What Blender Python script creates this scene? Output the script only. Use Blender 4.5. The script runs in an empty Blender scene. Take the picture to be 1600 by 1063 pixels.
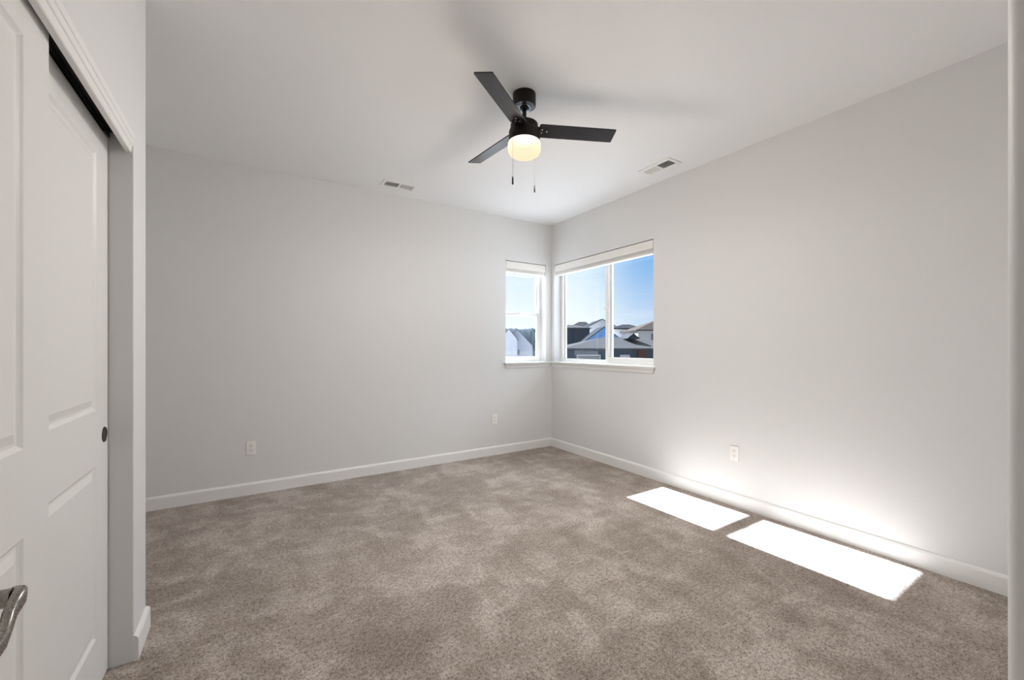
import bpy, bmesh, math, random
from mathutils import Vector, Matrix

random.seed(7)
sc = bpy.context.scene
COL = sc.collection
PI = math.pi

# ------------------------------------------------------------------ camera
H = 2.74                                   # ceiling height
CX, CY, CZ = -3.162, -4.068, 1.2324
RX, RY = 0.8444, -0.5357                   # camera right
FX, FY = 0.5357, 0.8444                    # camera forward
cam_d = bpy.data.cameras.new('camera')
cam = bpy.data.objects.new('camera', cam_d)
COL.objects.link(cam)
cam.location = (CX, CY, CZ)
cam.rotation_euler = (PI / 2, 0, math.atan2(-FX, FY))
cam_d.sensor_width = 36
cam_d.lens = 643 / 1600 * 36
cam_d.shift_y = 10.5 / 1600
cam_d.clip_start = 0.01
cam_d.clip_end = 2000
sc.camera = cam

# ------------------------------------------------------------------ view
sc.view_settings.view_transform = 'Standard'
sc.view_settings.look = 'None'
sc.view_settings.gamma = 1
sc.view_settings.use_curve_mapping = False
sc.view_settings.exposure = 0.0
sc.cycles.use_denoising = True
sc.cycles.max_bounces = 16
sc.cycles.diffuse_bounces = 10
sc.cycles.transparent_max_bounces = 16
sc.cycles.sample_clamp_indirect = 20

# ------------------------------------------------------------------ node helpers
def mat_new(name):
    m = bpy.data.materials.new(name)
    m.use_nodes = True
    nt = m.node_tree
    nt.nodes.clear()
    out = nt.nodes.new('ShaderNodeOutputMaterial')
    return m, nt, out

def N(nt, typ, **kw):
    n = nt.nodes.new(typ)
    for k, v in kw.items():
        if k in n.inputs:
            n.inputs[k].default_value = v
        else:
            setattr(n, k, v)
    return n

def ramp(nt, fac, stops):
    r = nt.nodes.new('ShaderNodeValToRGB')
    while len(r.color_ramp.elements) < len(stops):
        r.color_ramp.elements.new(0.5)
    for e, (p, c) in zip(r.color_ramp.elements, stops):
        e.position = p
        e.color = (*c, 1) if len(c) == 3 else c
    nt.links.new(fac, r.inputs[0])
    return r.outputs[0]

def mixc(nt, fac, a, b):
    n = nt.nodes.new('ShaderNodeMix')
    n.data_type = 'RGBA'
    for s, v in ((0, fac), (6, a), (7, b)):
        if hasattr(v, 'links'):
            nt.links.new(v, n.inputs[s])
        else:
            n.inputs[s].default_value = v if not isinstance(v, tuple) else (*v, 1)
    return n.outputs[2]

def math_n(nt, op, a, b=None, c=None, clamp=False):
    n = nt.nodes.new('ShaderNodeMath')
    n.operation = op
    n.use_clamp = clamp
    for i, v in enumerate((a, b, c)):
        if v is None:
            continue
        if hasattr(v, 'links'):
            nt.links.new(v, n.inputs[i])
        else:
            n.inputs[i].default_value = v
    return n.outputs[0]

# ------------------------------------------------------------------ sky
world = bpy.data.worlds.new('sky')
sc.world = world
world.use_nodes = True
wt = world.node_tree
wt.nodes.clear()
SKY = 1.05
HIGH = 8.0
wo = wt.nodes.new('ShaderNodeOutputWorld')
bg = wt.nodes.new('ShaderNodeBackground')
tc = wt.nodes.new('ShaderNodeTexCoord')
nz = wt.nodes.new('ShaderNodeVectorMath'); nz.operation = 'NORMALIZE'
wt.links.new(tc.outputs['Generated'], nz.inputs[0])
sx = wt.nodes.new('ShaderNodeSeparateXYZ')
wt.links.new(nz.outputs[0], sx.inputs[0])
# closeness to the sun's side of the sky (the sun stands over +Y)
hl = math_n(wt, 'SQRT', math_n(wt, 'SUBTRACT', 1.0, math_n(wt, 'MULTIPLY', sx.outputs[2], sx.outputs[2])))
az = math_n(wt, 'DIVIDE', sx.outputs[1], math_n(wt, 'MAXIMUM', hl, 0.01))
sunside = wt.nodes.new('ShaderNodeMapRange'); sunside.interpolation_type = 'SMOOTHSTEP'
wt.links.new(az, sunside.inputs[0])
sunside.inputs[1].default_value = 0.63; sunside.inputs[2].default_value = 0.76
low = mixc(wt, sunside.outputs[0], (0.66, 0.80, 0.95), (1.0, 1.05, 1.08))
mid = mixc(wt, sunside.outputs[0], (0.25, 0.50, 0.88), (0.74, 0.90, 1.02))
top = mixc(wt, sunside.outputs[0], (0.80, 0.88, 0.98), (0.98, 0.99, 1.0))
e1 = wt.nodes.new('ShaderNodeMapRange'); e1.interpolation_type = 'SMOOTHSTEP'
wt.links.new(sx.outputs[2], e1.inputs[0]); e1.inputs[1].default_value = 0.0; e1.inputs[2].default_value = 0.22
e2 = wt.nodes.new('ShaderNodeMapRange')
wt.links.new(sx.outputs[2], e2.inputs[0]); e2.inputs[1].default_value = 0.25; e2.inputs[2].default_value = 0.6
skyc = mixc(wt, e2.outputs[0], mixc(wt, e1.outputs[0], low, mid), top)
# thin high cloud streaks
cm = wt.nodes.new('ShaderNodeMapping'); cm.inputs['Scale'].default_value = (3, 3, 22)
wt.links.new(nz.outputs[0], cm.inputs[0])
cn = N(wt, 'ShaderNodeTexNoise', Scale=1.6, Detail=4.0)
wt.links.new(cm.outputs[0], cn.inputs[0])
cl = ramp(wt, cn.outputs[0], [(0.56, (0, 0, 0)), (0.74, (0.35, 0.35, 0.35))])
skyc = mixc(wt, cl, skyc, (0.98, 1.02, 1.05))
wt.links.new(skyc, bg.inputs[0])
gain = wt.nodes.new('ShaderNodeMapRange'); gain.interpolation_type = 'SMOOTHSTEP'   # brightness added to the sky above the view, to fill the room
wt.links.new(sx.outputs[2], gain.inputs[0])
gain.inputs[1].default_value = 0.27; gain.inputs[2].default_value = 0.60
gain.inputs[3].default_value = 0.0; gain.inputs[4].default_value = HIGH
side = wt.nodes.new('ShaderNodeMapRange'); side.interpolation_type = 'SMOOTHSTEP'   # keeps the added brightness to the side the windows face
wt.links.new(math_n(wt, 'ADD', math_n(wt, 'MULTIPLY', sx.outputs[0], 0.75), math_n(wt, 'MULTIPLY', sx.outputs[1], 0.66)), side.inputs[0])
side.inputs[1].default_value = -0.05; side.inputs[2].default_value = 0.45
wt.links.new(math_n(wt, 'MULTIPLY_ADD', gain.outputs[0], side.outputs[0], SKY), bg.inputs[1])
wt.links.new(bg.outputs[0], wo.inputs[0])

# ------------------------------------------------------------------ sun
SUN = 82.0
sd = bpy.data.lights.new('sun', 'SUN')
sd.energy = SUN
sd.angle = math.radians(0.5)
sd.color = (0.88, 0.97, 1.09)
so = bpy.data.objects.new('sun', sd)
COL.objects.link(so)
so.location = (0, 60, 40)
so.rotation_euler = Vector((0.022, -1.0, -1 / 1.62)).to_track_quat('-Z', 'Y').to_euler()

HALL = 4.0          # fill lamp added in the unseen hall, watts
FAN_GLOW = 1.35      # glass shade of the fan's lamp
BULB = 24.0          # its bulb, straight down, watts
GLOW = 112.0          # its bulb, through the sides, watts

# ------------------------------------------------------------------ materials
def paint(name, col, rough=0.6, bump=0.0, scale=220.0, spec=0.3):
    m, nt, out = mat_new(name)
    b = N(nt, 'ShaderNodeBsdfPrincipled', Roughness=rough)
    b.inputs['Base Color'].default_value = (*col, 1)
    b.inputs['Specular IOR Level'].default_value = spec
    if bump:
        g = N(nt, 'ShaderNodeNewGeometry')
        n = N(nt, 'ShaderNodeTexNoise', Scale=scale, Detail=3.0)
        nt.links.new(g.outputs['Position'], n.inputs['Vector'])
        bp = N(nt, 'ShaderNodeBump', Strength=bump, Distance=0.002)
        nt.links.new(n.outputs[0], bp.inputs['Height'])
        nt.links.new(bp.outputs[0], b.inputs['Normal'])
    nt.links.new(b.outputs[0], out.inputs[0])
    return m

def metal(name, col, rough=0.35, metallic=1.0):
    m, nt, out = mat_new(name)
    b = N(nt, 'ShaderNodeBsdfPrincipled', Roughness=rough, Metallic=metallic)
    b.inputs['Base Color'].default_value = (*col, 1)
    n = N(nt, 'ShaderNodeTexNoise', Scale=60.0, Detail=2.0)
    r = ramp(nt, n.outputs[0], [(0.3, (rough * 0.85,) * 3), (0.7, (rough * 1.15,) * 3)])
    nt.links.new(r, b.inputs['Roughness'])
    nt.links.new(b.outputs[0], out.inputs[0])
    return m

M = {}
M['wall'] = paint('wall_paint', (0.715, 0.715, 0.712), 0.55, 0.12, 90)
M['ceiling'] = paint('ceiling_paint', (0.86, 0.86, 0.858), 0.75, 0.12, 90)
M['trim'] = paint('trim_white', (0.79, 0.787, 0.775), 0.5, 0.02, 60, 0.35)
M['door'] = paint('door_white', (0.76, 0.755, 0.74), 0.4, 0.05, 150, 0.4)
M['vinyl'] = paint('window_vinyl', (0.82, 0.82, 0.81), 0.35, 0, 1, 0.5)
M['blind'] = paint('blind_white', (0.80, 0.78, 0.75), 0.45, 0, 1, 0.4)
M['plastic'] = paint('outlet_plastic', (0.84, 0.83, 0.81), 0.3, 0, 1, 0.5)
M['slot'] = paint('outlet_slot', (0.09, 0.085, 0.08), 0.6)
M['vent'] = paint('vent_enamel', (0.84, 0.835, 0.82), 0.4, 0, 1, 0.4)
M['duct'] = paint('duct_inside', (0.03, 0.03, 0.03), 0.8)
M['track'] = metal('track_bronze', (0.02, 0.017, 0.013), 0.4, 0.6)
M['dark'] = paint('closet_inside', (0.5, 0.49, 0.47), 0.8)
M['black'] = paint('fan_black', (0.012, 0.010, 0.009), 0.4, 0, 1, 0.2)
M['blackgloss'] = metal('fan_black_gloss', (0.018, 0.016, 0.015), 0.16, 0.4)
M['rim'] = metal('canopy_ring', (0.10, 0.11, 0.12), 0.2, 0.8)
M['nickel'] = metal('satin_nickel', (0.30, 0.285, 0.26), 0.28, 1.0)
M['chain'] = paint('chain_metal', (0.008, 0.0078, 0.0075), 0.6, 0, 1, 0.05)
M['screw'] = metal('screw_metal', (0.75, 0.72, 0.66), 0.25, 1.0)
M['bronze'] = metal('finger_pull_bronze', (0.075, 0.055, 0.045), 0.35, 0.8)
M['gap'] = paint('shadow_gap_filler', (0.05, 0.045, 0.04), 0.8)

def blade_mat():
    m, nt, out = mat_new('fan_blade_charcoal')
    b = N(nt, 'ShaderNodeBsdfPrincipled', Roughness=0.28)
    b.inputs['Specular IOR Level'].default_value = 0.38
    tcn = N(nt, 'ShaderNodeTexCoord')
    mp = N(nt, 'ShaderNodeMapping')
    mp.inputs['Scale'].default_value = (6, 90, 90)
    nt.links.new(tcn.outputs['Object'], mp.inputs[0])
    n = N(nt, 'ShaderNodeTexNoise', Scale=1.0, Detail=4.0)
    nt.links.new(mp.outputs[0], n.inputs[0])
    c = ramp(nt, n.outputs[0], [(0.3, (0.010, 0.0095, 0.012)), (0.7, (0.019, 0.018, 0.022))])
    nt.links.new(c, b.inputs['Base Color'])
    nt.links.new(b.outputs[0], out.inputs[0])
    return m
M['blade'] = blade_mat()

def shade_mat():
    m, nt, out = mat_new('lit_frosted_glass')
    e = N(nt, 'ShaderNodeEmission', Strength=FAN_GLOW)
    tcn = N(nt, 'ShaderNodeTexCoord')
    s = N(nt, 'ShaderNodeSeparateXYZ')
    nt.links.new(tcn.outputs['Object'], s.inputs[0])
    c = ramp(nt, math_n(nt, 'MULTIPLY_ADD', s.outputs[2], 11.0, 1.0),
             [(0.0, (0.95, 0.62, 0.40)), (0.35, (1.0, 0.73, 0.50)), (0.75, (1.04, 0.85, 0.66)), (1.0, (1.08, 0.95, 0.80))])
    nt.links.new(c, e.inputs[0])
    g = N(nt, 'ShaderNodeBsdfTransparent')
    g.inputs[0].default_value = (1, 0.97, 0.92, 1)
    mx = N(nt, 'ShaderNodeMixShader')
    mx.inputs[0].default_value = 0.11
    nt.links.new(e.outputs[0], mx.inputs[1]); nt.links.new(g.outputs[0], mx.inputs[2])
    nt.links.new(mx.outputs[0], out.inputs[0])
    return m
M['shade'] = shade_mat()

def lamp_mat():  # glowing glass of the added hall lamp
    m, nt, out = mat_new('fill_lamp_glass')
    e = N(nt, 'ShaderNodeEmission', Strength=2.0)
    e.inputs[0].default_value = (1, 0.93, 0.84, 1)
    nt.links.new(e.outputs[0], out.inputs[0])
    return m
M['lamp'] = lamp_mat()

def glass_mat(name, refl=0.05, tint=(0.97, 0.98, 0.98)):
    m, nt, out = mat_new(name)
    t = N(nt, 'ShaderNodeBsdfTransparent'); t.inputs[0].default_value = (*tint, 1)
    g = N(nt, 'ShaderNodeBsdfGlossy', Roughness=0.02)
    f = N(nt, 'ShaderNodeLayerWeight', Blend=0.5)
    mx = N(nt, 'ShaderNodeMixShader')
    fac = math_n(nt, 'MULTIPLY_ADD', math_n(nt, 'POWER', f.outputs['Facing'], 5.0), 0.5, 0.022)
    nt.links.new(fac, mx.inputs[0])
    nt.links.new(t.outputs[0], mx.inputs[1]); nt.links.new(g.outputs[0], mx.inputs[2])
    nt.links.new(mx.outputs[0], out.inputs[0])
    return m
M['glass'] = glass_mat('window_glass')

def carpet_mat():
    m, nt, out = mat_new('beige_carpet')
    b = N(nt, 'ShaderNodeBsdfPrincipled', Roughness=0.95)
    b.inputs['Specular IOR Level'].default_value = 0.05
    b.inputs['Sheen Weight'].default_value = 0.15
    g = N(nt, 'ShaderNodeNewGeometry')
    pos = g.outputs['Position']
    def noise(scale, detail=3.0, rough=0.55, dist=0.0, sc3=None, rot=0.0):
        n = N(nt, 'ShaderNodeTexNoise', Scale=scale, Detail=detail, Roughness=rough, Distortion=dist)
        if sc3:
            mp = N(nt, 'ShaderNodeMapping')
            mp.inputs['Scale'].default_value = sc3
            mp.inputs['Rotation'].default_value = (0, 0, rot)
            nt.links.new(pos, mp.inputs[0]); nt.links.new(mp.outputs[0], n.inputs['Vector'])
        else:
            nt.links.new(pos, n.inputs['Vector'])
        return n.outputs[0]
    # pile brushed this way and that: footprints and vacuum strokes
    big = noise(1.5, 4.0, 0.55, 0.6)
    strokes = noise(3.4, 3.0, 0.6, 0.8, (1.0, 0.42, 1.0), 0.5)
    strokes2 = noise(4.6, 3.0, 0.6, 0.9, (0.45, 1.0, 1.0), -0.35)
    steps = noise(8.0, 2.0, 0.5, 0.4)
    fac = math_n(nt, 'ADD', math_n(nt, 'MULTIPLY', big, 0.30), math_n(nt, 'MULTIPLY', strokes, 0.30))
    fac = math_n(nt, 'ADD', fac, math_n(nt, 'MULTIPLY', strokes2, 0.24))
    fac = math_n(nt, 'ADD', fac, math_n(nt, 'MULTIPLY', steps, 0.16))
    marks = noise(2.6, 5.0, 0.62, 1.6, (1.0, 0.7, 1.0), 0.9)
    marks2 = noise(5.5, 4.0, 0.6, 1.2, (0.55, 1.0, 1.0), 0.25)
    mk = math_n(nt, 'ADD', ramp(nt, marks, [(0.50, (0, 0, 0)), (0.58, (0.055, 0.055, 0.055))]), ramp(nt, marks2, [(0.52, (0, 0, 0)), (0.59, (0.040, 0.040, 0.040))]))
    fac = math_n(nt, 'ADD', math_n(nt, 'SUBTRACT', fac, 0.022), mk)
    tone = ramp(nt, fac, [(0.40, (0.250, 0.206, 0.174)), (0.50, (0.325, 0.273, 0.236)), (0.60, (0.435, 0.376, 0.334))])
    # tufts
    tuft = noise(150.0, 2.0, 0.6)
    tuft2 = noise(62.0, 2.0, 0.6)
    tv = math_n(nt, 'ADD', math_n(nt, 'MULTIPLY', tuft, 0.6), math_n(nt, 'MULTIPLY', tuft2, 0.4))
    tm = ramp(nt, tv, [(0.36, (0.40, 0.40, 0.40)), (0.5, (1.0, 1.0, 1.0)), (0.64, (1.45, 1.45, 1.45))])
    mul = nt.nodes.new('ShaderNodeMix'); mul.data_type = 'RGBA'; mul.blend_type = 'MULTIPLY'
    mul.inputs[0].default_value = 1.0
    nt.links.new(tone, mul.inputs[6]); nt.links.new(tm, mul.inputs[7])
    nt.links.new(mul.outputs[2], b.inputs['Base Color'])
    bp = N(nt, 'ShaderNodeBump', Strength=0.7, Distance=0.006)
    nt.links.new(tv, bp.inputs['Height'])
    nt.links.new(bp.outputs[0], b.inputs['Normal'])
    nt.links.new(b.outputs[0], out.inputs[0])
    return m
M['carpet'] = carpet_mat()

def shingle(name, col):
    m, nt, out = mat_new(name)
    b = N(nt, 'ShaderNodeBsdfPrincipled', Roughness=0.9)
    n = N(nt, 'ShaderNodeTexNoise', Scale=5.0, Detail=4.0)
    g = N(nt, 'ShaderNodeNewGeometry')
    nt.links.new(g.outputs['Position'], n.inputs['Vector'])
    c = ramp(nt, n.outputs[0], [(0.3, tuple(x * 0.8 for x in col)), (0.7, tuple(x * 1.2 for x in col))])
    nt.links.new(c, b.inputs['Base Color'])
    b.inputs['Specular IOR Level'].default_value = 0.0
    nt.links.new(b.outputs[0], out.inputs[0])
    return m

def siding(name, col, vertical=False):
    m, nt, out = mat_new(name)
    b = N(nt, 'ShaderNodeBsdfPrincipled', Roughness=0.8)
    b.inputs['Specular IOR Level'].default_value = 0.1
    tcn = N(nt, 'ShaderNodeTexCoord')
    w = N(nt, 'ShaderNodeTexWave', Scale=1.6, Distortion=0.0)
    w.bands_direction = 'X' if vertical else 'Z'
    w.wave_profile = 'SAW'
    nt.links.new(tcn.outputs['Object'], w.inputs['Vector'])
    c = ramp(nt, w.outputs[1], [(0.0, tuple(x * 0.88 for x in col)), (0.25, col), (1.0, tuple(x * 1.05 for x in col))])
    nt.links.new(c, b.inputs['Base Color'])
    nt.links.new(b.outputs[0], out.inputs[0])
    return m

# ------------------------------------------------------------------ mesh helpers
def add_box(bm, lo, hi, bev=0.0, seg=2, mtx=None):
    t = bmesh.new()
    bmesh.ops.create_cube(t, size=1.0)
    lo, hi = Vector(lo), Vector(hi)
    for v in t.verts:
        v.co = Vector([lo[i] + (v.co[i] + 0.5) * (hi[i] - lo[i]) for i in range(3)])
    if bev:
        bmesh.ops.bevel(t, geom=t.edges[:], offset=bev, segments=seg, profile=0.5, affect='EDGES')
    merge(bm, t, mtx)

def merge(bm, t, mtx=None):
    if mtx is not None:
        bmesh.ops.transform(t, matrix=mtx, verts=t.verts[:])
    me = bpy.data.meshes.new('tmp')
    t.to_mesh(me); t.free()
    bm.from_mesh(me)
    bpy.data.meshes.remove(me)

def add_lathe(bm, prof, n=48, center=(0, 0, 0)):
    """prof: list of (r, z), revolved about z; ends on the axis are capped."""
    cx, cy, cz = center
    rings = []
    for r, z in prof:
        if r < 1e-6:
            rings.append([bm.verts.new((cx, cy, cz + z))])
        else:
            rings.append([bm.verts.new((cx + r * math.cos(2 * PI * i / n), cy + r * math.sin(2 * PI * i / n), cz + z)) for i in range(n)])
    for a, b in zip(rings, rings[1:]):
        if len(a) == 1 and len(b) == 1:
            continue
        for i in range(n):
            j = (i + 1) % n
            if len(a) == 1:
                bm.faces.new((a[0], b[i], b[j]))
            elif len(b) == 1:
                bm.faces.new((a[i], b[0], a[j]))
            else:
                bm.faces.new((a[i], b[i], b[j], a[j]))
    bmesh.ops.recalc_face_normals(bm, faces=bm.faces[:])

def add_tube(bm, pts, r, n=10):
    pts = [Vector(p) for p in pts]
    rs = r if isinstance(r, (list, tuple)) else [r] * len(pts)
    rings = []
    up = Vector((0, 0, 1))
    for i, p in enumerate(pts):
        d = (pts[min(i + 1, len(pts) - 1)] - pts[max(i - 1, 0)]).normalized()
        a = d.cross(up)
        if a.length < 1e-3:
            a = d.cross(Vector((1, 0, 0)))
        a.normalize(); b = a.cross(d).normalized()
        rings.append([bm.verts.new(p + (a * math.cos(2 * PI * k / n) + b * math.sin(2 * PI * k / n)) * rs[i]) for k in range(n)])
    for a, b in zip(rings, rings[1:]):
        for k in range(n):
            bm.faces.new((a[k], a[(k + 1) % n], b[(k + 1) % n], b[k]))
    bm.faces.new(rings[0][::-1]); bm.faces.new(rings[-1])
    bmesh.ops.recalc_face_normals(bm, faces=bm.faces[:])

def add_sweep(bm, prof, path, closed_ends=True):
    """prof: list of (out, up); path: list of (point, out vector) — a moulding."""
    rings = []
    for p, o in path:
        p = Vector(p); o = Vector(o)
        rings.append([bm.verts.new(p + o * a + Vector((0, 0, z))) for a, z in prof])
    n = len(prof)
    for a, b in zip(rings, rings[1:]):
        for k in range(n):
            bm.faces.new((a[k], a[(k + 1) % n], b[(k + 1) % n], b[k]))
    if closed_ends:
        bm.faces.new(rings[0][::-1]); bm.faces.new(rings[-1])
    bmesh.ops.recalc_face_normals(bm, faces=bm.faces[:])

def add_prism(bm, poly, axis, a, b):
    """poly: 2-D outline in the two other axes (cyclic order), pushed from a to b along axis."""
    def P(u, v, t):
        return {0: (t, u, v), 1: (u, t, v), 2: (u, v, t)}[axis]
    lo = [bm.verts.new(P(u, v, a)) for u, v in poly]
    hi = [bm.verts.new(P(u, v, b)) for u, v in poly]
    n = len(poly)
    bm.faces.new(lo); bm.faces.new(hi[::-1])
    for i in range(n):
        bm.faces.new((lo[i], hi[i], hi[(i + 1) % n], lo[(i + 1) % n]))
    bmesh.ops.recalc_face_normals(bm, faces=bm.faces[:])

def obj(name, bm, m, parent=None, smooth=False, loc=None):
    me = bpy.data.meshes.new(name)
    bm.to_mesh(me); bm.free()
    if smooth:
        for p in me.polygons:
            p.use_smooth = True
        try:
            me.set_sharp_from_angle(angle=math.radians(35))
        except Exception:
            pass
    me.materials.append(m)
    o = bpy.data.objects.new(name, me)
    COL.objects.link(o)
    if loc is not None:
        o.location = loc
    if parent:
        o.parent = parent
    return o

def tag(o, label=None, cat=None, group=None, kind=None):
    if label: o['label'] = label
    if cat: o['category'] = cat
    if group: o['group'] = group
    if kind: o['kind'] = kind
    return o

def empty(name, loc=(0, 0, 0), rz=0.0):
    o = bpy.data.objects.new(name, None)
    o.empty_display_size = 0.1
    COL.objects.link(o)
    o.location = loc
    o.rotation_euler = (0, 0, rz)
    return o

def copy_tree(o, parent=None):
    c = o.copy(); COL.objects.link(c)
    if parent: c.parent = parent
    for ch in [x for x in COL.objects if x.parent == o]:
        copy_tree(ch, c)
    return c

def struct(name, bm, m, label, cat, parent=None, smooth=False):
    o = obj(name, bm, m, parent, smooth)
    return tag(o, label, cat, kind='structure')

# ------------------------------------------------------------------ measures
XW, YW = 0.0, 0.0                        # right wall face, back wall face
WT = 0.165                               # outside wall thickness
XC = -3.549                              # closet wall face
XL = -4.32                               # far side of closet and alcove
YJ = -1.918                              # closet jamb (far end of the opening)
YE = -1.700                              # closet wall's free corner
YO = -3.47                               # near end of the closet opening
YF = -4.0125                              # front wall face (doorway wall)
YH = -4.130                              # its hall side
ZS, ZH = 1.050, 2.240                    # window sill, window head
RY0, RY1 = -1.540, -0.058                # right window opening
LX0, LX1 = -0.669, -0.085                # back window opening
XJ0, XJ1 = -3.445, -2.637                # doorway

# ------------------------------------------------------------------ room shell
bm = bmesh.new(); add_box(bm, (XL - 0.1, -6.0, -0.2), (XW + WT, YW + WT, 0.0))
struct('floor', bm, M['carpet'], 'beige cut pile carpet with brushed marks over the whole floor', 'carpet')
bm = bmesh.new(); add_box(bm, (XL - 0.1, -6.0, H), (XW + WT, YW + WT, H + 0.15))
struct('ceiling', bm, M['ceiling'], 'plain off white ceiling carrying the fan and two vents', 'ceiling')

bm = bmesh.new()
add_box(bm, (XW, RY1, 0), (XW + WT, YW + WT, H))
add_box(bm, (XW, YH, 0), (XW + WT, RY0, H))
add_box(bm, (XW, RY0, 0), (XW + WT, RY1, ZS - 0.02))
add_box(bm, (XW, RY0, ZH), (XW + WT, RY1, H))
wall_right = struct('wall_right', bm, M['wall'], 'light grey wall with the wide sliding window and one outlet', 'wall')
bm = bmesh.new()
add_box(bm, (XL, YW, 0), (LX0, YW + WT, H))
add_box(bm, (LX1, YW, 0), (XW, YW + WT, H))
add_box(bm, (LX0, YW, 0), (LX1, YW + WT, ZS - 0.02))
add_box(bm, (LX0, YW, ZH), (LX1, YW + WT, H))
struct('wall_back', bm, M['wall'], 'light grey wall with the narrow hung window and two outlets', 'wall')
bm = bmesh.new()
add_box(bm, (XL - 0.1, YH, 0), (XL, YW + WT, H))
struct('wall_left', bm, M['wall'], 'grey wall at the end of the alcove past the closet', 'wall')
bm = bmesh.new()
XCI = XC - 0.115
add_box(bm, (XCI, YJ, 0), (XC, YE, H), 0.003)                    # stub between opening and free corner
add_box(bm, (XCI, YO, 2.062), (XC, YJ, H))                       # header
add_box(bm, (XCI, YF, 0), (XC, YO, H))                    # near stub
add_box(bm, (XL, YE - 0.115, 0), (XCI, YE, H))                   # return to the alcove
add_box(bm, (XL, YO - 0.115, 0), (XCI, YO, H))
struct('wall_closet', bm, M['wall'], 'light grey wall around the closet opening ending in a free corner', 'wall')
bm = bmesh.new()
add_box(bm, (XL, YH, 0), (XJ0 - 0.018, YF, H))
add_box(bm, (XJ1 + 0.018, YH, 0), (XW, YF, H))
add_box(bm, (XJ0 - 0.018, YH, 2.05), (XJ1 + 0.018, YF, H))
struct('wall_front', bm, M['wall'], 'grey wall holding the entry doorway', 'wall')
# hall behind the doorway
bm = bmesh.new()
add_box(bm, (XL, -5.75, 0), (-1.3, -5.6, H))
add_box(bm, (XL - 0.1, -5.6, 0), (XL, YH, H))
add_box(bm, (-1.45, -5.6, 0), (-1.3, YH, H))
struct('wall_hall', bm, M['wall'], 'grey hall walls outside the bedroom doorway', 'wall')

# raised drywall tape marks and nicks left in the paint
for pts in ([(-3.245, 1.065), (-3.311, 1.065), (-3.379, 1.038), (-3.465, 1.020), (-3.546, 1.027), (-3.601, 1.034)],
            [(-3.202, 0.667), (-3.300, 0.686), (-3.404, 0.689), (-3.470, 0.682)],
            [(-3.431, 0.399), (-3.448, 0.474), (-3.501, 0.496), (-3.568, 0.489), (-3.633, 0.485)],
            [(-3.501, 1.161), (-3.521, 1.162)]):
    bm = bmesh.new(); n_ = len(pts)
    add_tube(bm, [(XW + 0.0004, y, z) for y, z in pts], [0.0004] + [0.0013] * (n_ - 2) + [0.0006], 8)
    obj('paint_ridge', bm, M['wall'], wall_right, True)

# baseboards
BT, BH = 0.014, 0.100
bprof = [(0, 0), (BT, 0), (BT, BH - 0.016), (BT - 0.003, BH - 0.008), (BT - 0.008, BH - 0.001), (0, BH)]
def baseboard(name, path, label):
    b = bmesh.new(); add_sweep(b, bprof, path)
    return struct(name, b, M['trim'], label, 'baseboard')
s2 = (-1, -1, 0)
baseboard('baseboard_right', [((XW, YF, 0), (-1, 0, 0)), ((XW, YW, 0), s2)], 'white baseboard along the wall with the wide window')
baseboard('baseboard_back', [((XL, YW, 0), (0, -1, 0)), ((XW, YW, 0), s2)], 'white baseboard along the wall with the narrow window')
baseboard('baseboard_closet', [((XC, YJ + 0.001, 0), (1, 0, 0)), ((XC, YE, 0), (1, 1, 0)), ((XL, YE, 0), (0, 1, 0))],
          'short white baseboard wrapping the closet corner')
baseboard('baseboard_front', [((-2.55, YF, 0), (0, 1, 0)), ((XW - BT, YF, 0), (0, 1, 0))], 'white baseboard on the doorway wall')

# doorway jamb and casing
bm = bmesh.new()
add_box(bm, (XJ1, YH - 0.002, 0), (XJ1 + 0.018, YF + 0.001, 2.05))
add_box(bm, (XJ0 - 0.018, YH - 0.002, 0), (XJ0, YF + 0.001, 2.05))
add_box(bm, (XJ0, YH - 0.002, 2.032), (XJ1, YF + 0.001, 2.05))
add_box(bm, (XJ1 - 0.010, YH + 0.02, 0), (XJ1, YH + 0.06, 2.04), 0.002)
struct('trim_1', bm, M['trim'], 'white jamb lining the entry doorway', 'door jamb')
def cas(b, x0, x1, z0, z1):
    t = bmesh.new()
    add_box(t, (x0, YF - 0.012, z0), (x1, YF + 0.014, z1), 0.012, 5)
    bmesh.ops.bisect_plane(t, geom=t.verts[:] + t.edges[:] + t.faces[:], plane_co=(0, YF + 0.0005, 0), plane_no=(0, -1, 0), clear_outer=True)
    merge(b, t)
bm = bmesh.new()
cas(bm, XJ1 + 0.006, XJ1 + 0.064, 0, 2.115)
cas(bm, XJ0 - 0.064, XJ0 - 0.006, 0, 2.115)
cas(bm, XJ0 - 0.006, XJ1 + 0.006, 2.056, 2.115)
struct('trim_2', bm, M['trim'], 'white rounded casing of the entry doorway, a pale upright strip across from the closet', 'door casing', smooth=True)

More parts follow.
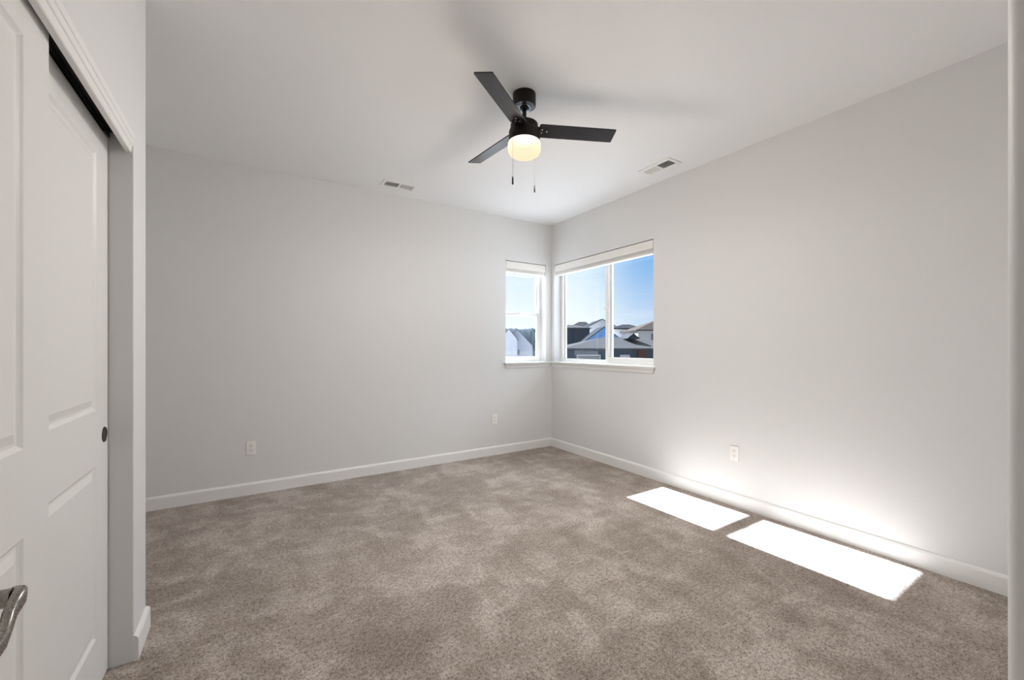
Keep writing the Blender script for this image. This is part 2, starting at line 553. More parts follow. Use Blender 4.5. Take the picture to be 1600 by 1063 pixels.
# ------------------------------------------------------------------ panel doors
def panel_face(b, w, h, panels, sgn, x):
    """moulded face with one column of recessed panels; a runs 0..w, z 0..h; sgn = outward x."""
    loops = [(0.0, 0.0), (0.006, -0.0045), (0.011, -0.0075), (0.018, -0.0075), (0.040, -0.0012)]
    def V(a, z, d):
        return b.verts.new((x + sgn * d, a, z))
    def quad(a0, a1, z0, z1, d=0.0):
        b.faces.new([V(a0, z0, d), V(a1, z0, d), V(a1, z1, d), V(a0, z1, d)])
    a0, a1 = panels[0][0], panels[0][1]
    quad(0, a0, 0, h); quad(a1, w, 0, h)
    z = 0
    for (_, _, p0, p1) in panels:
        quad(a0, a1, z, p0); z = p1
    quad(a0, a1, z, h)
    for (q0, q1, p0, p1) in panels:
        prev = None
        for ins, d in loops:
            r = [V(q0 + ins, p0 + ins, d), V(q1 - ins, p0 + ins, d), V(q1 - ins, p1 - ins, d), V(q0 + ins, p1 - ins, d)]
            if prev:
                for k in range(4):
                    b.faces.new((prev[k], prev[(k + 1) % 4], r[(k + 1) % 4], r[k]))
            prev = r
        b.faces.new(prev)

def panel_door(name, x_face, y0, y1, z0, z1, thick, label, stile=0.135, mid=(0.80, 0.995), lowz=0.19, topm=0.105):
    b = bmesh.new()
    w, h = y1 - y0, z1 - z0
    pans = [(stile, w - stile, lowz, mid[0]), (stile, w - stile, mid[1], h - topm)]
    panel_face(b, w, h, pans, 1, 0.0)
    panel_face(b, w, h, pans, -1, -thick)
    for f in ([(0, 0, 0), (-thick, 0, 0), (-thick, 0, h), (0, 0, h)], [(0, w, 0), (-thick, w, 0), (-thick, w, h), (0, w, h)],
              [(0, 0, 0), (-thick, 0, 0), (-thick, w, 0), (0, w, 0)], [(0, 0, h), (-thick, 0, h), (-thick, w, h), (0, w, h)]):
        b.faces.new([b.verts.new(p) for p in f])
    bmesh.ops.remove_doubles(b, verts=b.verts[:], dist=1e-5)
    bmesh.ops.recalc_face_normals(b, faces=b.faces[:])
    o = struct(name, b, M['door'], label, 'closet door')
    o.location = (x_face, y0, z0)
    return o

d_front = panel_door('door_1', -3.584, -3.40, -2.595, 0.012, 2.024, 0.035,
                     'white moulded sliding closet door on the front track, overlapping the other one')
d_rear = panel_door('door_2', -3.622, -2.735, YJ - 0.006, 0.012, 2.024, 0.035,
                    'white moulded sliding closet door with round dark finger pull, behind the other')
# round finger pulls: dished cup with a thin rim
def finger_pull(door, y):
    p = bmesh.new()
    add_lathe(p, [(0.0, -0.0005), (0.020, -0.0003), (0.0235, 0.0008), (0.0245, 0.0022), (0.0275, 0.0022), (0.0285, 0.0002), (0.0285, -0.002)], 40)
    o = obj('finger_pull', p, M['bronze'], door, True)
    o.rotation_euler = (0, PI / 2, 0)
    o.location = (0.0006, y - door.location.y, 0.907 - door.location.z)
    o['label'] = 'round dark bronze finger pull'
finger_pull(d_rear, -1.967)
finger_pull(d_front, -3.345)

# header fascia over the closet doors and the dark track behind it
fz0, fz1 = 1.988, 2.063
prof = [(-3.572, fz0), (-3.558, fz0), (-3.5555, fz0 + 0.002), (-3.5535, fz0 + 0.026), (-3.5505, fz0 + 0.029), (-3.5490, fz0 + 0.048),
        (-3.5465, fz0 + 0.051), (-3.5455, fz1 - 0.003), (-3.5475, fz1), (-3.572, fz1)]
bm = bmesh.new(); add_prism(bm, prof, 1, YO + 0.001, YJ - 0.001)
struct('trim_3', bm, M['trim'], 'white stepped fascia board above the closet doors', 'fascia board')
bm = bmesh.new()
add_box(bm, (-3.66, YO + 0.002, 2.050), (-3.573, YJ - 0.002, 2.061))
for x in (-3.5745, -3.618, -3.659):
    add_box(bm, (x, YO + 0.002, 2.026 if x > -3.6 else 2.030), (x + 0.0018, YJ - 0.002, 2.050))
add_box(bm, (-3.5745, YO + 0.002, 2.0255), (-3.5685, YJ - 0.002, 2.0275))
struct('trim_4', bm, M['track'], 'dark metal double track the closet doors hang from', 'door track')

# entry door swung open against the closet, only its lever reaches into the picture
dl = 0.705
d_entry = panel_door('door_3', XJ0, YF + 0.012, YF + 0.012 + dl, 0.012, 2.03, 0.035, 'white entry door swung open against the closet', stile=0.12)
d_entry['category'] = 'entry door'
lv = bmesh.new()
LY, LZ = -3.345, 0.938
yl, zl = LY - d_entry.location.y, LZ - d_entry.location.z
t = bmesh.new()
add_lathe(t, [(0.0, 0.009), (0.022, 0.009), (0.030, 0.006), (0.033, 0.0), (0.0, 0.0)], 40)
merge(lv, t, Matrix.Translation((0.0, yl, zl)) @ Matrix.Rotation(PI / 2, 4, 'Y'))
t = bmesh.new()
add_tube(t, [(0.004, 0, 0), (0.030, 0, 0), (0.046, 0, 0)], [0.0115, 0.0105, 0.0105], 20)
merge(lv, t, Matrix.Translation((0.0, yl, zl)))
# lever: flat wavy bar running back towards the hinge
path = [(0.0445, 0.009, 0.001), (0.0515, 0.002, 0.001), (0.0535, -0.008, 0.000), (0.0530, -0.017, -0.004), (0.0525, -0.026, -0.009),
        (0.0540, -0.036, -0.014), (0.0560, -0.050, -0.018), (0.0590, -0.066, -0.020), (0.0610, -0.086, -0.019), (0.0600, -0.104, -0.016)]
hw = [0.0080, 0.0095, 0.0095, 0.0088, 0.0080, 0.0078, 0.0080, 0.0082, 0.0080, 0.0060]
th = [0.0040, 0.0062, 0.0064, 0.0060, 0.0056, 0.0054, 0.0054, 0.0052, 0.0048, 0.0034]
rings = []
t = bmesh.new()
for i, p in enumerate(path):
    p = Vector(p)
    d = (Vector(path[min(i + 1, len(path) - 1)]) - Vector(path[max(i - 1, 0)])).normalized()
    s = d.cross(Vector((0, 0, 1))).normalized(); u = s.cross(d).normalized()
    ring = []
    for k in range(16):
        a = 2 * PI * k / 16
        ca, sa = math.cos(a), math.sin(a)
        ca = math.copysign(abs(ca) ** 0.6, ca); sa = math.copysign(abs(sa) ** 0.6, sa)
        ring.append(t.verts.new(p + s * ca * th[i] + u * sa * hw[i]))
    rings.append(ring)
for a, b in zip(rings, rings[1:]):
    for k in range(16):
        t.faces.new((a[k], a[(k + 1) % 16], b[(k + 1) % 16], b[k]))
t.faces.new(rings[0][::-1]); t.faces.new(rings[-1])
bmesh.ops.recalc_face_normals(t, faces=t.faces[:])
merge(lv, t, Matrix.Translation((0.0, yl, zl)))
lever = obj('door_handle', lv, M['nickel'], d_entry, True)
lever['label'] = 'satin nickel lever handle with a wavy grip'

# ------------------------------------------------------------------ windows
def win_boxes(along, d, lst, bev=0.003):
    """boxes given as (a0,a1,depth0,depth1,z0,z1) on the right wall (along='y') or back wall ('x')"""
    b = bmesh.new()
    for a0, a1, e0, e1, z0, z1 in lst:
        if along == 'y':
            add_box(b, (e0, a0, z0), (e1, a1, z1), bev)
        else:
            add_box(b, (a0, e0, z0), (a1, e1, z1), bev)
    return b

def ring_boxes(a0, a1, z0, z1, w, e0, e1, wb=None, wt=None, wl=None, wr=None):
    wb = wb or w; wt = wt or w; wl = wl or w; wr = wr or w
    return [(a0, a0 + wl, e0, e1, z0, z1), (a1 - wr, a1, e0, e1, z0, z1),
            (a0 + wl, a1 - wr, e0, e1, z0, z0 + wb), (a0 + wl, a1 - wr, e0, e1, z1 - wt, z1)]

def pane(a0, a1, e, z0, z1, along):
    return win_boxes(along, 0, [(a0, a1, e, e + 0.004, z0, z1)], 0)

sill_prof = [(-0.10, -0.018), (0.026, -0.018), (0.026, -0.020), (0.022, -0.026), (0.012, -0.040), (0.006, -0.052), (0.0, -0.058), (0.0, -0.022), (-0.10, -0.022)]

def stool(a0, a1, along, cut):
    """stool board with a cove moulding under its nose; a0/a1 = ends, cut = opening ends"""
    b = bmesh.new()
    def B(lo, hi, bev=0.0):
        if along == 'y':
            add_box(b, (lo[1], lo[0], lo[2]), (hi[1], hi[0], hi[2]), bev)
        else:
            add_box(b, (lo[0], lo[1], lo[2]), (hi[0], hi[1], hi[2]), bev)
    B((cut[0] + 0.001, -0.001, ZS - 0.020), (cut[1] - 0.001, 0.103, ZS))
    nose = (-0.034, 0.0)
    B((a0, nose[0], ZS - 0.018), (a1, nose[1] - 0.0005, ZS), 0.005)
    # cove, returned at its ends
    pr = [(0.0, -0.018), (0.030, -0.018), (0.028, -0.024), (0.016, -0.038), (0.011, -0.050), (0.009, -0.064), (0.0, -0.066)]
    ends = []
    for k, a in ((0, a0 + 0.004), (1, a1 - 0.004)):
        s = 1 if k == 0 else -1
        vs = []
        for o, z in pr:
            aa = a + s * (0.030 - o) * (1.0 if (cut[k] != a1 or True) else 0)
            p = (aa, -o, ZS + z)
            vs.append(b.verts.new((p[1], p[0], p[2]) if along == 'y' else p))
        ends.append(vs)
    n = len(pr)
    for k in range(n):
        b.faces.new((ends[0][k], ends[0][(k + 1) % n], ends[1][(k + 1) % n], ends[1][k]))
    b.faces.new(ends[0][::-1]); b.faces.new(ends[1])
    bmesh.ops.recalc_face_normals(b, faces=b.faces[:])
    return b

# wide sliding window in the right wall
w1 = tag(empty('window_1', (0, 0, 0)), 'wide white framed sliding window looking out on roofs', 'window', kind='structure')
E0 = 0.100
obj('window_frame', win_boxes('y', 0, ring_boxes(RY0, RY1, ZS - 0.018, ZH, 0.040, E0, WT - 0.002, wb=0.040)
    + [(-0.895, -0.857, E0 + 0.030, WT - 0.010, ZS + 0.02, ZH - 0.04)]
    + ring_boxes(-0.860, RY1 - 0.040, ZS + 0.020, ZH - 0.040, 0.022, E0 + 0.030, WT - 0.012, wb=0.018, wl=0.012)), M['vinyl'], w1)
sash = obj('sash', win_boxes('y', 0, ring_boxes(RY0 + 0.038, -0.822, ZS + 0.018, ZH - 0.038, 0.048, E0 + 0.004, E0 + 0.029, wb=0.050, wr=0.046)), M['vinyl'], w1)
obj('glass', pane(-0.858, RY1 - 0.050, E0 + 0.045, ZS + 0.03, ZH - 0.05, 'y'), M['glass'], w1)
obj('glass', pane(RY0 + 0.080, -0.862, E0 + 0.015, ZS + 0.060, ZH - 0.080, 'y'), M['glass'], sash)
b = bmesh.new()
add_box(b, (E0 - 0.010, -0.856, 1.60), (E0 + 0.004, -0.840, 1.69), 0.004)
add_box(b, (E0 - 0.016, -0.850, 1.625), (E0 - 0.009, -0.826, 1.665), 0.003)
obj('latch', b, M['vinyl'], sash)
obj('window_sill', stool(RY0 - 0.028, -0.0005, 'y', (RY0, RY1)), M['trim'], w1)

# narrow single hung window in the back wall
w2 = tag(empty('window_2', (0, 0, 0)), 'narrow white framed hung window next to the corner', 'window', kind='structure')
ZR = 1.625                                   # meeting rail
obj('window_frame', win_boxes('x', 0, ring_boxes(LX0, LX1, ZS - 0.018, ZH, 0.034, E0, WT - 0.002, wb=0.036)
    + ring_boxes(LX0 + 0.034, LX1 - 0.034, ZR - 0.02, ZH - 0.034, 0.026, E0 + 0.032, WT - 0.010, wb=0.040)), M['vinyl'], w2)
sash = obj('sash', win_boxes('x', 0, ring_boxes(LX0 + 0.033, LX1 - 0.033, ZS + 0.017, ZR + 0.026, 0.032, E0 + 0.004, E0 + 0.030, wb=0.044, wt=0.044)), M['vinyl'], w2)
obj('glass', pane(LX0 + 0.055, LX1 - 0.055, E0 + 0.045, ZR, ZH - 0.045, 'x'), M['glass'], w2)
obj('glass', pane(LX0 + 0.060, LX1 - 0.060, E0 + 0.015, ZS + 0.055, ZR - 0.012, 'x'), M['glass'], sash)
b = bmesh.new()
add_box(b, (-0.405, E0 - 0.006, ZR + 0.004), (-0.350, E0 + 0.008, ZR + 0.024), 0.004)
obj('latch', b, M['vinyl'], sash)
obj('window_sill', stool(LX0 - 0.026, -0.036, 'x', (LX0, LX1)), M['trim'], w2)

# raised blinds
def blind(along, a0, a1, label):
    r = empty('window_blind', ((0.03, (a0 + a1) / 2, ZH) if along == 'y' else ((a0 + a1) / 2, 0.03, ZH)))
    tag(r, label, 'blind', 'raised slat blinds')
    a0 += 0.006; a1 -= 0.006
    def B(lst, bev=0.002):
        b_ = win_boxes(along, 0, lst, bev)
        bmesh.ops.translate(b_, verts=b_.verts[:], vec=-Vector(r.location))
        return b_
    obj('valance', B([(a0, a1, 0.001, 0.010, 2.150, 2.231), (a0, a0 + 0.010, 0.008, 0.05, 2.150, 2.231), (a1 - 0.010, a1, 0.008, 0.05, 2.150, 2.231)], 0.0025), M['blind'], r)
    obj('headrail', B([(a0 + 0.012, a1 - 0.012, 0.014, 0.062, 2.180, 2.231)]), M['blind'], r)
    lst = []
    for k in range(11):
        z = 2.128 + 0.0046 * k
        lst.append((a0 + 0.014, a1 - 0.014, 0.016, 0.062, z, z + 0.0030))
    obj('slat_stack', B(lst, 0.0), M['blind'], r)
    obj('bottom_rail', B([(a0 + 0.014, a1 - 0.014, 0.016, 0.062, 2.106, 2.126)], 0.003), M['blind'], r)
blind('y', RY0, RY1, 'long white slat blind raised to the top of the sliding window')
blind('x', LX0, LX1, 'short white slat blind raised to the top of the narrow window')

# ------------------------------------------------------------------ outlets
def outlet():
    r = empty('wall_outlet', (0, 0, 0))              # local: plate in xz, facing -y
    b = bmesh.new(); add_box(b, (-0.035, -0.0062, -0.0575), (0.035, 0.0, 0.0575), 0.0028, 2)
    obj('cover_plate', b, M['plastic'], r)
    for z in (0.0195, -0.0195):
        b = bmesh.new()
        pts = []
        for k in range(28):
            a = 2 * PI * k / 28
            pts.append((0.0172 * math.cos(a), max(-0.0135, min(0.0135, 0.0172 * math.sin(a))) + z))
        add_prism(b, pts, 1, -0.0080, -0.0050)
        rc = obj('receptacle', b, M['plastic'], r)
        b = bmesh.new()
        add_box(b, (-0.0078, -0.0083, z - 0.001), (-0.0052, -0.0079, z + 0.0085))
        add_box(b, (0.0052, -0.0083, z + 0.000), (0.0078, -0.0079, z + 0.0075))
        t = bmesh.new(); add_lathe(t, [(0.0, 0.0), (0.0027, 0.0), (0.0027, 0.0004), (0.0, 0.0004)], 16)
        merge(b, t, Matrix.Translation((0, -0.0079, z - 0.0075)) @ Matrix.Rotation(PI / 2, 4, 'X'))
        obj('slots', b, M['slot'], rc)
    b = bmesh.new()
    t = bmesh.new(); add_lathe(t, [(0.0, 0.0012), (0.0022, 0.0008), (0.003, 0.0), (0.0, 0.0)], 16)
    merge(b, t, Matrix.Translation((0, -0.0062, 0)) @ Matrix.Rotation(PI / 2, 4, 'X'))
    obj('screw', b, M['plastic'], r)
    return r
o1 = outlet()
o2 = copy_tree(o1); o3 = copy_tree(o1)
o1.location = (-3.160, YW, 0.386)
o2.location = (-0.818, YW, 0.408)
o3.location = (XW, -2.300, 0.405); o3.rotation_euler = (0, 0, -PI / 2)
tag(o1, 'white duplex outlet low on the back wall, nearer the closet', 'outlet', 'wall outlets')
tag(o2, 'white duplex outlet on the back wall below the narrow window', 'outlet', 'wall outlets')
tag(o3, 'white duplex outlet on the wall with the wide window, above the sun patch', 'outlet', 'wall outlets')

# ------------------------------------------------------------------ ceiling vents
def vent(label, loc, rz):
    r = empty('ceiling_vent', loc, rz)               # local: long axis x, hangs below z = 0
    L, W = 0.315, 0.160
    b = bmesh.new()
    def fr(a0, a1, c0, c1):
        add_box(b, (a0, c0, -0.007), (a1, c1, 0.0), 0.002)
    il, iw = 0.255, 0.098
    fr(-L / 2, -il / 2, -W / 2, W / 2); fr(il / 2, L / 2, -W / 2, W / 2)
    fr(-il / 2, il / 2, -W / 2, -iw / 2); fr(-il / 2, il / 2, iw / 2, W / 2)
    fr(-0.009, 0.009, -iw / 2, iw / 2)
    obj('frame', b, M['vent'], r)
    b = bmesh.new(); add_box(b, (-il / 2, -iw / 2, -0.0012), (il / 2, iw / 2, -0.0004))
    obj('duct_opening', b, M['duct'], r)
    for s in (-1, 1):
        b = bmesh.new()
        n = 11
        for k in range(n):
            x = s * (0.014 + (il / 2 - 0.016) * (k + 0.5) / n)
            add_box(b, (-0.0006, -iw / 2, -0.0046), (0.0006, iw / 2, 0.0046), 0, mtx=Matrix.Translation((x, 0, -0.0042)) @ Matrix.Rotation(-s * math.radians(50), 4, 'Y'))
        obj('louvers', b, M['vent'], r)
    b = bmesh.new(); add_box(b, (il / 2 + 0.004, -0.018, -0.0105), (il / 2 + 0.008, 0.018, -0.006), 0.001)
    obj('damper_lever', b, M['vent'], r)
    return tag(r, label, 'vent', 'ceiling vents')
vent('white two way ceiling vent close to the back wall', (-1.992, -0.260, H), PI)
vent('white two way ceiling vent close to the wall with the wide window', (-0.275, -1.818, H), PI / 2)

# ------------------------------------------------------------------ ceiling fan
FXC, FYC = -1.782, -2.030
fan = tag(empty('ceiling_fan', (FXC, FYC, H)), 'black three blade ceiling fan with lit frosted glass shade', 'ceiling fan')
def Z(z): return z - H
b = bmesh.new()
add_lathe(b, [(0.0, 0.0), (0.0685, 0.0), (0.0690, -0.003), (0.0690, -0.066), (0.0680, -0.071), (0.0655, -0.0745), (0.0, -0.0745)], 56)
can = obj('canopy', b, M['black'], fan, True)
b = bmesh.new()
add_lathe(b, [(0.026, -0.0742), (0.064, -0.0742), (0.064, -0.0752), (0.040, -0.0766), (0.038, -0.0796), (0.030, -0.0800), (0.026, -0.0780)], 56)
obj('canopy_ring', b, M['rim'], can, True)
b = bmesh.new()
pr = [(0.0, -0.066)] + [(0.024 * math.sin(a), -0.078 - 0.0 + 0.020 * math.cos(a)) for a in [PI * k / 12 for k in range(3, 10)]] + [(0.0, -0.094)]
add_lathe(b, pr, 40)
obj('hanger_ball', b, M['blackgloss'], fan, True)
b = bmesh.new()
add_lathe(b, [(0.0, -0.088), (0.0128, -0.088), (0.0128, -0.172), (0.020, -0.174), (0.022, -0.186), (0.0, -0.186)], 32)
obj('downrod', b, M['blackgloss'], fan, True)
b = bmesh.new()
zt = Z(2.566)
add_lathe(b, [(0.0, zt), (0.060, zt), (0.078, zt - 0.003), (0.0825, zt - 0.008), (0.0835, zt - 0.040), (0.0900, zt - 0.044),
              (0.0925, zt - 0.050), (0.0935, Z(2.458)), (0.0925, Z(2.454)), (0.0, Z(2.454))], 64)
mot = obj('motor_housing', b, M['black'], fan, True)
b = bmesh.new()
zb = Z(2.454)
add_lathe(b, [(0.088, zb), (0.0955, zb - 0.002), (0.0985, zb - 0.012), (0.0990, zb - 0.034), (0.0965, zb - 0.054), (0.0895, zb - 0.068),
              (0.0760, zb - 0.077), (0.0500, zb - 0.0815), (0.0, zb - 0.083)], 64)
bmesh.ops.translate(b, verts=b.verts[:], vec=(0, 0, -zb))
sh = obj('light_shade', b, M['shade'], fan, True, (0, 0, zb))
sh['label'] = 'lit frosted glass drum shade'
ld = bpy.data.lights.new('fan_bulb_light', 'AREA')          # what the lamp sheds through its open glass bottom
ld.shape = 'DISK'; ld.size = 0.15
ld.energy = BULB; ld.color = (1.0, 0.985, 0.955)
lo = bpy.data.objects.new('fan_bulb_light', ld); COL.objects.link(lo)
lo.location = (0, 0, -0.086); lo.parent = sh
ld = bpy.data.lights.new('fan_bulb_glow', 'POINT')            # what it sheds sideways through the glass
ld.energy = GLOW; ld.color = (1.0, 0.90, 0.80); ld.shadow_soft_size = 0.07
lo = bpy.data.objects.new('fan_bulb_glow', ld); COL.objects.link(lo)
lo.location = (0, 0, -0.045); lo.parent = sh

def make_blade():
    b = bmesh.new()
    r0, r1, hw0, hw1 = 0.088, 0.556, 0.052, 0.052
    T = 0.0032
    c = 0.008
    pts = [(r0 + c, -hw0), (r0, -hw0 + c), (r0, hw0 - c), (r0 + c, hw0), (r1 - 0.004, hw1), (r1, hw1 - 0.004), (r1, -hw1 + 0.004), (r1 - 0.004, -hw1)]
    add_prism(b, pts, 2, -T, T)
    return b
bl0 = obj('blade', make_blade(), M['blade'], fan)
b = bmesh.new()
add_box(b, (0.074, -0.026, 0.0033), (0.150, 0.026, 0.0065), 0.001)
add_box(b, (0.070, -0.020, -0.010), (0.092, 0.020, 0.010), 0.003)
br = obj('blade_bracket', b, M['black'], bl0)
for x, y in ((0.106, -0.013), (0.106, 0.013), (0.136, 0.0)):
    b = bmesh.new()
    add_lathe(b, [(0.0, -0.0052), (0.0026, -0.0050), (0.0040, -0.0040), (0.0046, -0.0030), (0.0, -0.0030)], 16, (x, y, 0))
    obj('screw', b, M['screw'], bl0, True)
for k, ang in enumerate((-24.7, 95.3, -144.7)):
    bl = bl0 if k == 0 else copy_tree(bl0, fan)
    bl.rotation_euler = (Matrix.Rotation(math.radians(ang), 4, 'Z') @ Matrix.Rotation(math.radians(-13.5), 4, 'X')).to_euler()
    bl.location = (0, 0, Z(2.530))

def pull(lat, dep, ztop, zf0, zf1):
    x, y = RX * lat + FX * dep, RY * lat + FY * dep
    b = bmesh.new()
    add_tube(b, [(x, y, Z(ztop)), (x, y, Z(zf1))], 0.0008, 8)
    n = int((ztop - zf1) / 0.006)
    for k in range(0, n, 1):
        t_ = bmesh.new(); bmesh.ops.create_icosphere(t_, subdivisions=1, radius=0.0012)
        merge(b, t_, Matrix.Translation((x, y, Z(ztop - 0.006 * k))))
    s = math.hypot(x, y)
    add_tube(b, [(x, y, Z(ztop)), (x * 0.085 / s, y * 0.085 / s, Z(ztop) + 0.003)], 0.0025, 8)
    c = obj('pull_chain', b, M['chain'], fan)
    b = bmesh.new()
    add_lathe(b, [(0.0, Z(zf1)), (0.0022, Z(zf1)), (0.0048, Z(zf1) - 0.006), (0.0052, Z(zf0) + 0.004), (0.0040, Z(zf0)), (0.0, Z(zf0))], 20, (x, y, 0))
    f = obj('fob', b, M['chain'], c, True)
pull(-0.069, -0.078, 2.472, 2.172, 2.219)
pull(0.065, 0.080, 2.472, 2.186, 2.232)

# ------------------------------------------------------------------ fill lamp added in the unseen hall
hx, hy = -2.9, -4.95
hl_ = tag(empty('hall_fill_lamp', (hx, hy, H)), 'round fill lamp added on the unseen hall ceiling', 'lamp')
b = bmesh.new(); add_lathe(b, [(0.0, 0.0), (0.16, 0.0), (0.165, -0.01), (0.16, -0.025), (0.0, -0.025)], 40)
obj('base', b, M['vent'], hl_, True)
b = bmesh.new(); add_lathe(b, [(0.15, -0.025), (0.148, -0.05), (0.12, -0.075), (0.07, -0.09), (0.0, -0.095)], 40)
obj('glass_shade', b, M['lamp'], hl_, True)
ld = bpy.data.lights.new('hall_fill_light', 'POINT')
ld.energy = HALL; ld.color = (1.0, 0.98, 0.95); ld.shadow_soft_size = 0.12
lo = bpy.data.objects.new('hall_fill_light', ld); COL.objects.link(lo)
lo.location = (0, 0, -0.22); lo.parent = hl_

# ------------------------------------------------------------------ outside
YAW = math.atan2(-FX, FY)
def at(lat, dep, z=0.0):
    return Vector((CX + RX * lat + FX * dep, CY + RY * lat + FY * dep, z))
GZ = -3.3
bm = bmesh.new(); add_box(bm, (-350, -350, GZ - 0.5), (350, 350, GZ))
struct('ground', bm, shingle('pale_concrete_and_dry_grass', (0.27, 0.265, 0.26)), 'dry ground of the neighbourhood below', 'ground')

def gable_roof(b, u0, u1, v0, v1, ze, zr, ridge, oh=0.35, th=0.16, uc=None):
    """ridge 'v': gable ends face the viewer; ridge 'u': slopes face the viewer"""
    if ridge == 'v':
        c = (u0 + u1) / 2 if uc is None else uc
        sl = (zr - ze) / (c - u0); sr = (zr - ze) / (u1 - c)
        out = [(u0 - oh, ze - oh * sl), (c, zr), (u1 + oh, ze - oh * sr)]
        poly = out + [(u, z + th) for u, z in reversed(out)]
        add_prism(b, poly, 1, v0 - oh, v1 + oh)
    else:
        c = (v0 + v1) / 2
        s = (zr - ze) / (c - v0)
        out = [(v0 - oh, ze - oh * s), (c, zr), (v1 + oh, ze - oh * s)]
        poly = out + [(v, z + th) for v, z in reversed(out)]
        add_prism(b, poly, 0, u0 - oh, u1 + oh)

def hip_roof(b, u0, u1, v0, v1, ze, zr, ru0, ru1, oh=0.4, th=0.14):
    c = (v0 + v1) / 2
    u0 -= oh; u1 += oh; v0 -= oh; v1 += oh
    e = [(u0, v0), (u1, v0), (u1, v1), (u0, v1)]
    lo_ = [b.verts.new((u, v, ze - th)) for u, v in e]
    hi_ = [b.verts.new((u, v, ze)) for u, v in e]
    r0, r1 = b.verts.new((ru0, c, zr)), b.verts.new((ru1, c, zr))
    b.faces.new(lo_)
    for k in range(4):
        b.faces.new((lo_[k], lo_[(k + 1) % 4], hi_[(k + 1) % 4], hi_[k]))
    b.faces.new((hi_[0], hi_[1], r1, r0)); b.faces.new((hi_[1], hi_[2], r1))
    b.faces.new((hi_[2], hi_[3], r0, r1)); b.faces.new((hi_[3], hi_[0], r0))
    bmesh.ops.recalc_face_normals(b, faces=b.faces[:])

def gable_wall(b, u0, u1, v0, v1, ze, zr, uc=None):
    c = (u0 + u1) / 2 if uc is None else uc
    add_prism(b, [(u0, GZ), (u1, GZ), (u1, ze), (c, zr), (u0, ze)], 1, v0, v1)

def house(label, lat, dep):
    r = empty('house', at(lat, dep, 0), YAW)
    return tag(r, label, 'house', 'houses outside the windows')

def hwin(parent, u0, u1, v, z0, z1, mglass):
    b_ = bmesh.new()
    w = 0.09
    for q in ((u0, u0 + w, z0, z1), (u1 - w, u1, z0, z1), (u0 + w, u1 - w, z0, z0 + w), (u0 + w, u1 - w, z1 - w, z1)):
        add_box(b_, (q[0], v - 0.06, q[2]), (q[1], v + 0.02, q[3]))
    f = obj('window', b_, M['outside_trim'], parent)
    b_ = bmesh.new(); add_box(b_, (u0 + w, v - 0.02, z0 + w), (u1 - w, v + 0.01, z1 - w))
    obj('pane', b_, mglass, f)

M['outside_trim'] = paint('outside_trim', (0.20, 0.20, 0.21), 0.6)
M['dark_pane'] = metal('dark_pane', (0.03, 0.04, 0.05), 0.15, 0.0)
R_grey = shingle('grey_shingle', (0.024, 0.024, 0.027))
R_light = shingle('light_grey_shingle', (0.030, 0.030, 0.032))
R_dark = shingle('charcoal_shingle', (0.015, 0.016, 0.019))
R_brown = shingle('taupe_shingle', (0.030, 0.026, 0.025))
S_navy = siding('navy_siding', (0.003, 0.012, 0.027), True)
S_blue = siding('blue_siding', (0.085, 0.19, 0.36))
S_grey = siding('grey_siding', (0.36, 0.365, 0.38))
S_slate = siding('slate_siding', (0.018, 0.026, 0.038))
S_white = siding('white_siding', (0.42, 0.43, 0.47))
S_bright = siding('bright_white_siding', (0.80, 0.80, 0.80))
S_cream = siding('pale_siding', (0.24, 0.23, 0.225))
S_brick = siding('red_brick', (0.035, 0.014, 0.011))

# long low house in front: hip roof whose eave is level with the eye
h = house('long low slate house with a grey hipped roof, nearest outside the wide window', 10.2, 40)
b = bmesh.new(); add_box(b, (-4.9, 0, GZ), (7.5, 10, 1.02)); obj('wall', b, S_slate, h)
b = bmesh.new(); hip_roof(b, -4.9, 7.5, 0, 10, 1.08, 2.25, -0.4, 3.4); rf = obj('roof', b, R_light, h)
b = bmesh.new(); gable_roof(b, 1.75, 2.75, 2.2, 5.4, 2.15, 2.55, 'v', 0.12, 0.06); obj('roof_gable', b, R_grey, h)
b = bmesh.new(); add_prism(b, [(1.8, 2.0), (2.7, 2.0), (2.25, 2.52)], 1, 2.2, 5.0); obj('gable_wall', b, S_slate, h)
b = bmesh.new(); add_box(b, (2.0, -0.25, GZ), (2.75, 0.0, 0.95)); obj('brick_pier', b, S_brick, h)
hwin(h, 0.3, 1.25, 0.0, -0.6, 0.45, M['outside_trim'])
hwin(h, -3.9, -1.6, 0.0, -0.6, 0.45, M['dark_pane'])
hwin(h, 3.6, 5.2, 0.0, -0.6, 0.55, M['dark_pane'])
# blue gabled house behind it
h = house('blue sided house with a steep gable behind the low hipped roof', 12.7, 56)
b = bmesh.new(); gable_wall(b, -3.5, 3.3, 0, 4.8, 1.35, 3.85); obj('wall', b, S_blue, h)
b = bmesh.new(); gable_roof(b, -3.5, 3.3, 0.35, 4.8, 1.35, 3.87, 'v', 0.25, 0.14); obj('roof', b, R_dark, h)
# grey gabled house
h = house('tall grey gabled house rising behind the blue gable', 18.9, 86)
b = bmesh.new(); gable_wall(b, -3.15, 3.15, 0, 10, 5.28, 6.9); obj('wall', b, S_grey, h)
b = bmesh.new(); gable_roof(b, -3.15, 3.15, 0.3, 10, 5.28, 6.92, 'v', 0.3, 0.16); obj('roof', b, R_dark, h)
# navy house
h = house('dark navy house wall with a low grey roof beside the window frame', 8.2, 62)
b = bmesh.new(); add_box(b, (-3.6, 0, GZ), (3.5, 8, 3.95)); obj('wall', b, S_navy, h)
b = bmesh.new(); hip_roof(b, -3.6, 3.5, 0, 8, 4.1, 4.75, -1.5, 1.5, 0.2, 0.16); obj('roof', b, R_light, h)
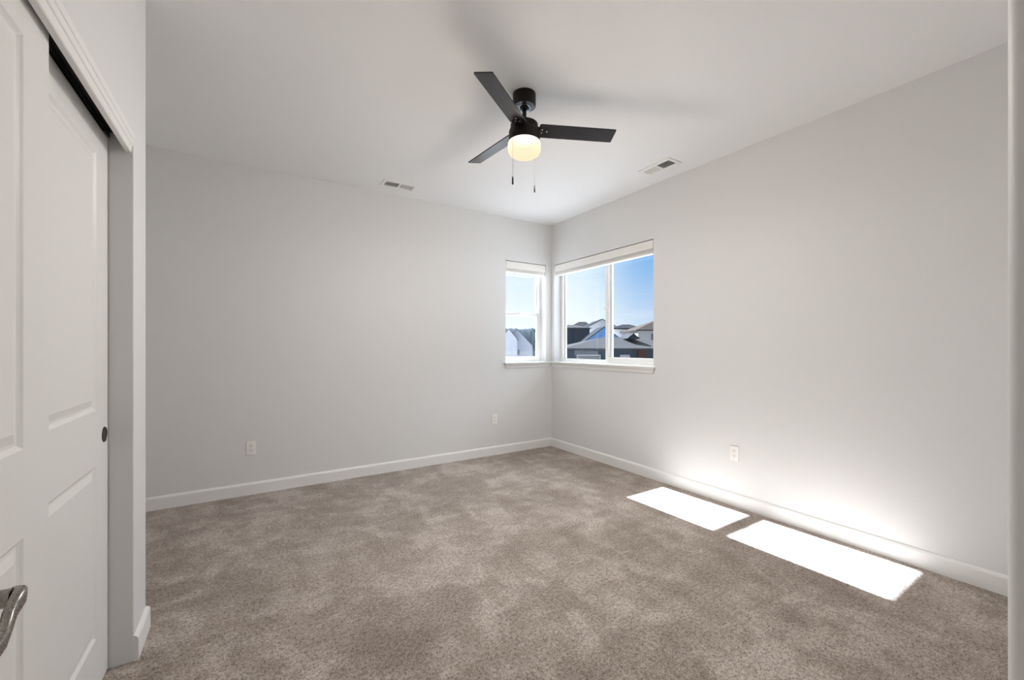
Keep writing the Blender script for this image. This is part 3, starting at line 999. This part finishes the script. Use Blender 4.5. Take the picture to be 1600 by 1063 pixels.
# small far hipped roof
h = house('small distant grey hipped house above the navy house', 18.4, 110)
b = bmesh.new(); add_box(b, (-2.6, 0, GZ), (2.9, 7, 6.3)); obj('wall', b, S_cream, h)
b = bmesh.new(); hip_roof(b, -2.6, 2.9, 0, 7, 6.45, 8.1, 0.1, 1.9); obj('roof', b, R_grey, h)
# white and slate house
h = house('house with white and dark walls under a charcoal hipped roof', 20.6, 75)
b = bmesh.new(); add_box(b, (-1.9, 0.3, GZ), (0.35, 8, 4.45)); obj('wall', b, S_bright, h)
b = bmesh.new(); add_box(b, (0.35, 0.0, GZ), (2.7, 8, 4.45)); obj('wall', b, S_slate, h)
b = bmesh.new(); hip_roof(b, -2.0, 2.8, 0, 8, 4.6, 5.5, 0.6, 2.0); obj('roof', b, R_dark, h)
# far right house with taupe roof
h = house('pale house with a broad taupe roof at the far edge of the wide window', 24.5, 65)
b = bmesh.new(); add_box(b, (-4.6, 0, GZ), (6, 9, 3.75)); obj('wall', b, S_cream, h)
b = bmesh.new(); hip_roof(b, -4.6, 6, 0, 9, 3.9, 5.9, 0.2, 2.5); obj('roof', b, R_brown, h)
hwin(h, -2.6, -1.5, 0, 2.2, 3.4, M['dark_pane'])
# white twin gabled house in the narrow window
h = house('white twin gabled house outside the narrow window', 0.6, 80)
b = bmesh.new(); gable_wall(b, -2.6, 3.4, 0, 9, 1.4, 4.6); obj('wall', b, S_white, h)
b = bmesh.new(); gable_roof(b, -2.6, 3.4, 0.3, 9, 1.4, 4.62, 'v', 0.2, 0.1); obj('roof', b, R_grey, h)
b = bmesh.new(); gable_wall(b, -2.8, 0.4, -2.5, 0, 2.6, 4.5); obj('wall', b, S_white, h)
b = bmesh.new(); gable_roof(b, -2.8, 0.4, -2.2, 0, 2.6, 4.52, 'v', 0.15, 0.1); obj('roof', b, R_grey, h)
hwin(h, -0.2, 0.9, -2.5 if False else 0.0, -0.4, 0.6, M['dark_pane'])
# wooded rise behind
b = bmesh.new()
nu, nv = 90, 14
import mathutils
g = []
for j in range(nv + 1):
    row = []
    for i in range(nu + 1):
        u = -30 + 46 * i / nu; v = 140 + 40 * j / nv
        base = math.sin(PI * min(1, j / nv * 1.3) / 2)
        side = max(0.0, 1 - max(0, (u - 9) / 7)) if u > 9 else 1.0
        z = GZ + (8.6 - GZ + 0.9 * mathutils.noise.noise((u * 0.16, v * 0.1, 1)) + 0.45 * mathutils.noise.noise((u * 0.9, v * 0.5, 4))) * base * side ** 0.5
        p = at(u, v, z)
        row.append(b.verts.new(p))
    g.append(row)
for j in range(nv):
    for i in range(nu):
        b.faces.new((g[j][i], g[j][i + 1], g[j + 1][i + 1], g[j + 1][i]))
bmesh.ops.recalc_face_normals(b, faces=b.faces[:])
struct('hill', b, shingle('dark_evergreen_hill', (0.026, 0.032, 0.038)), 'dark wooded hill behind the white gabled house', 'hill', smooth=True)
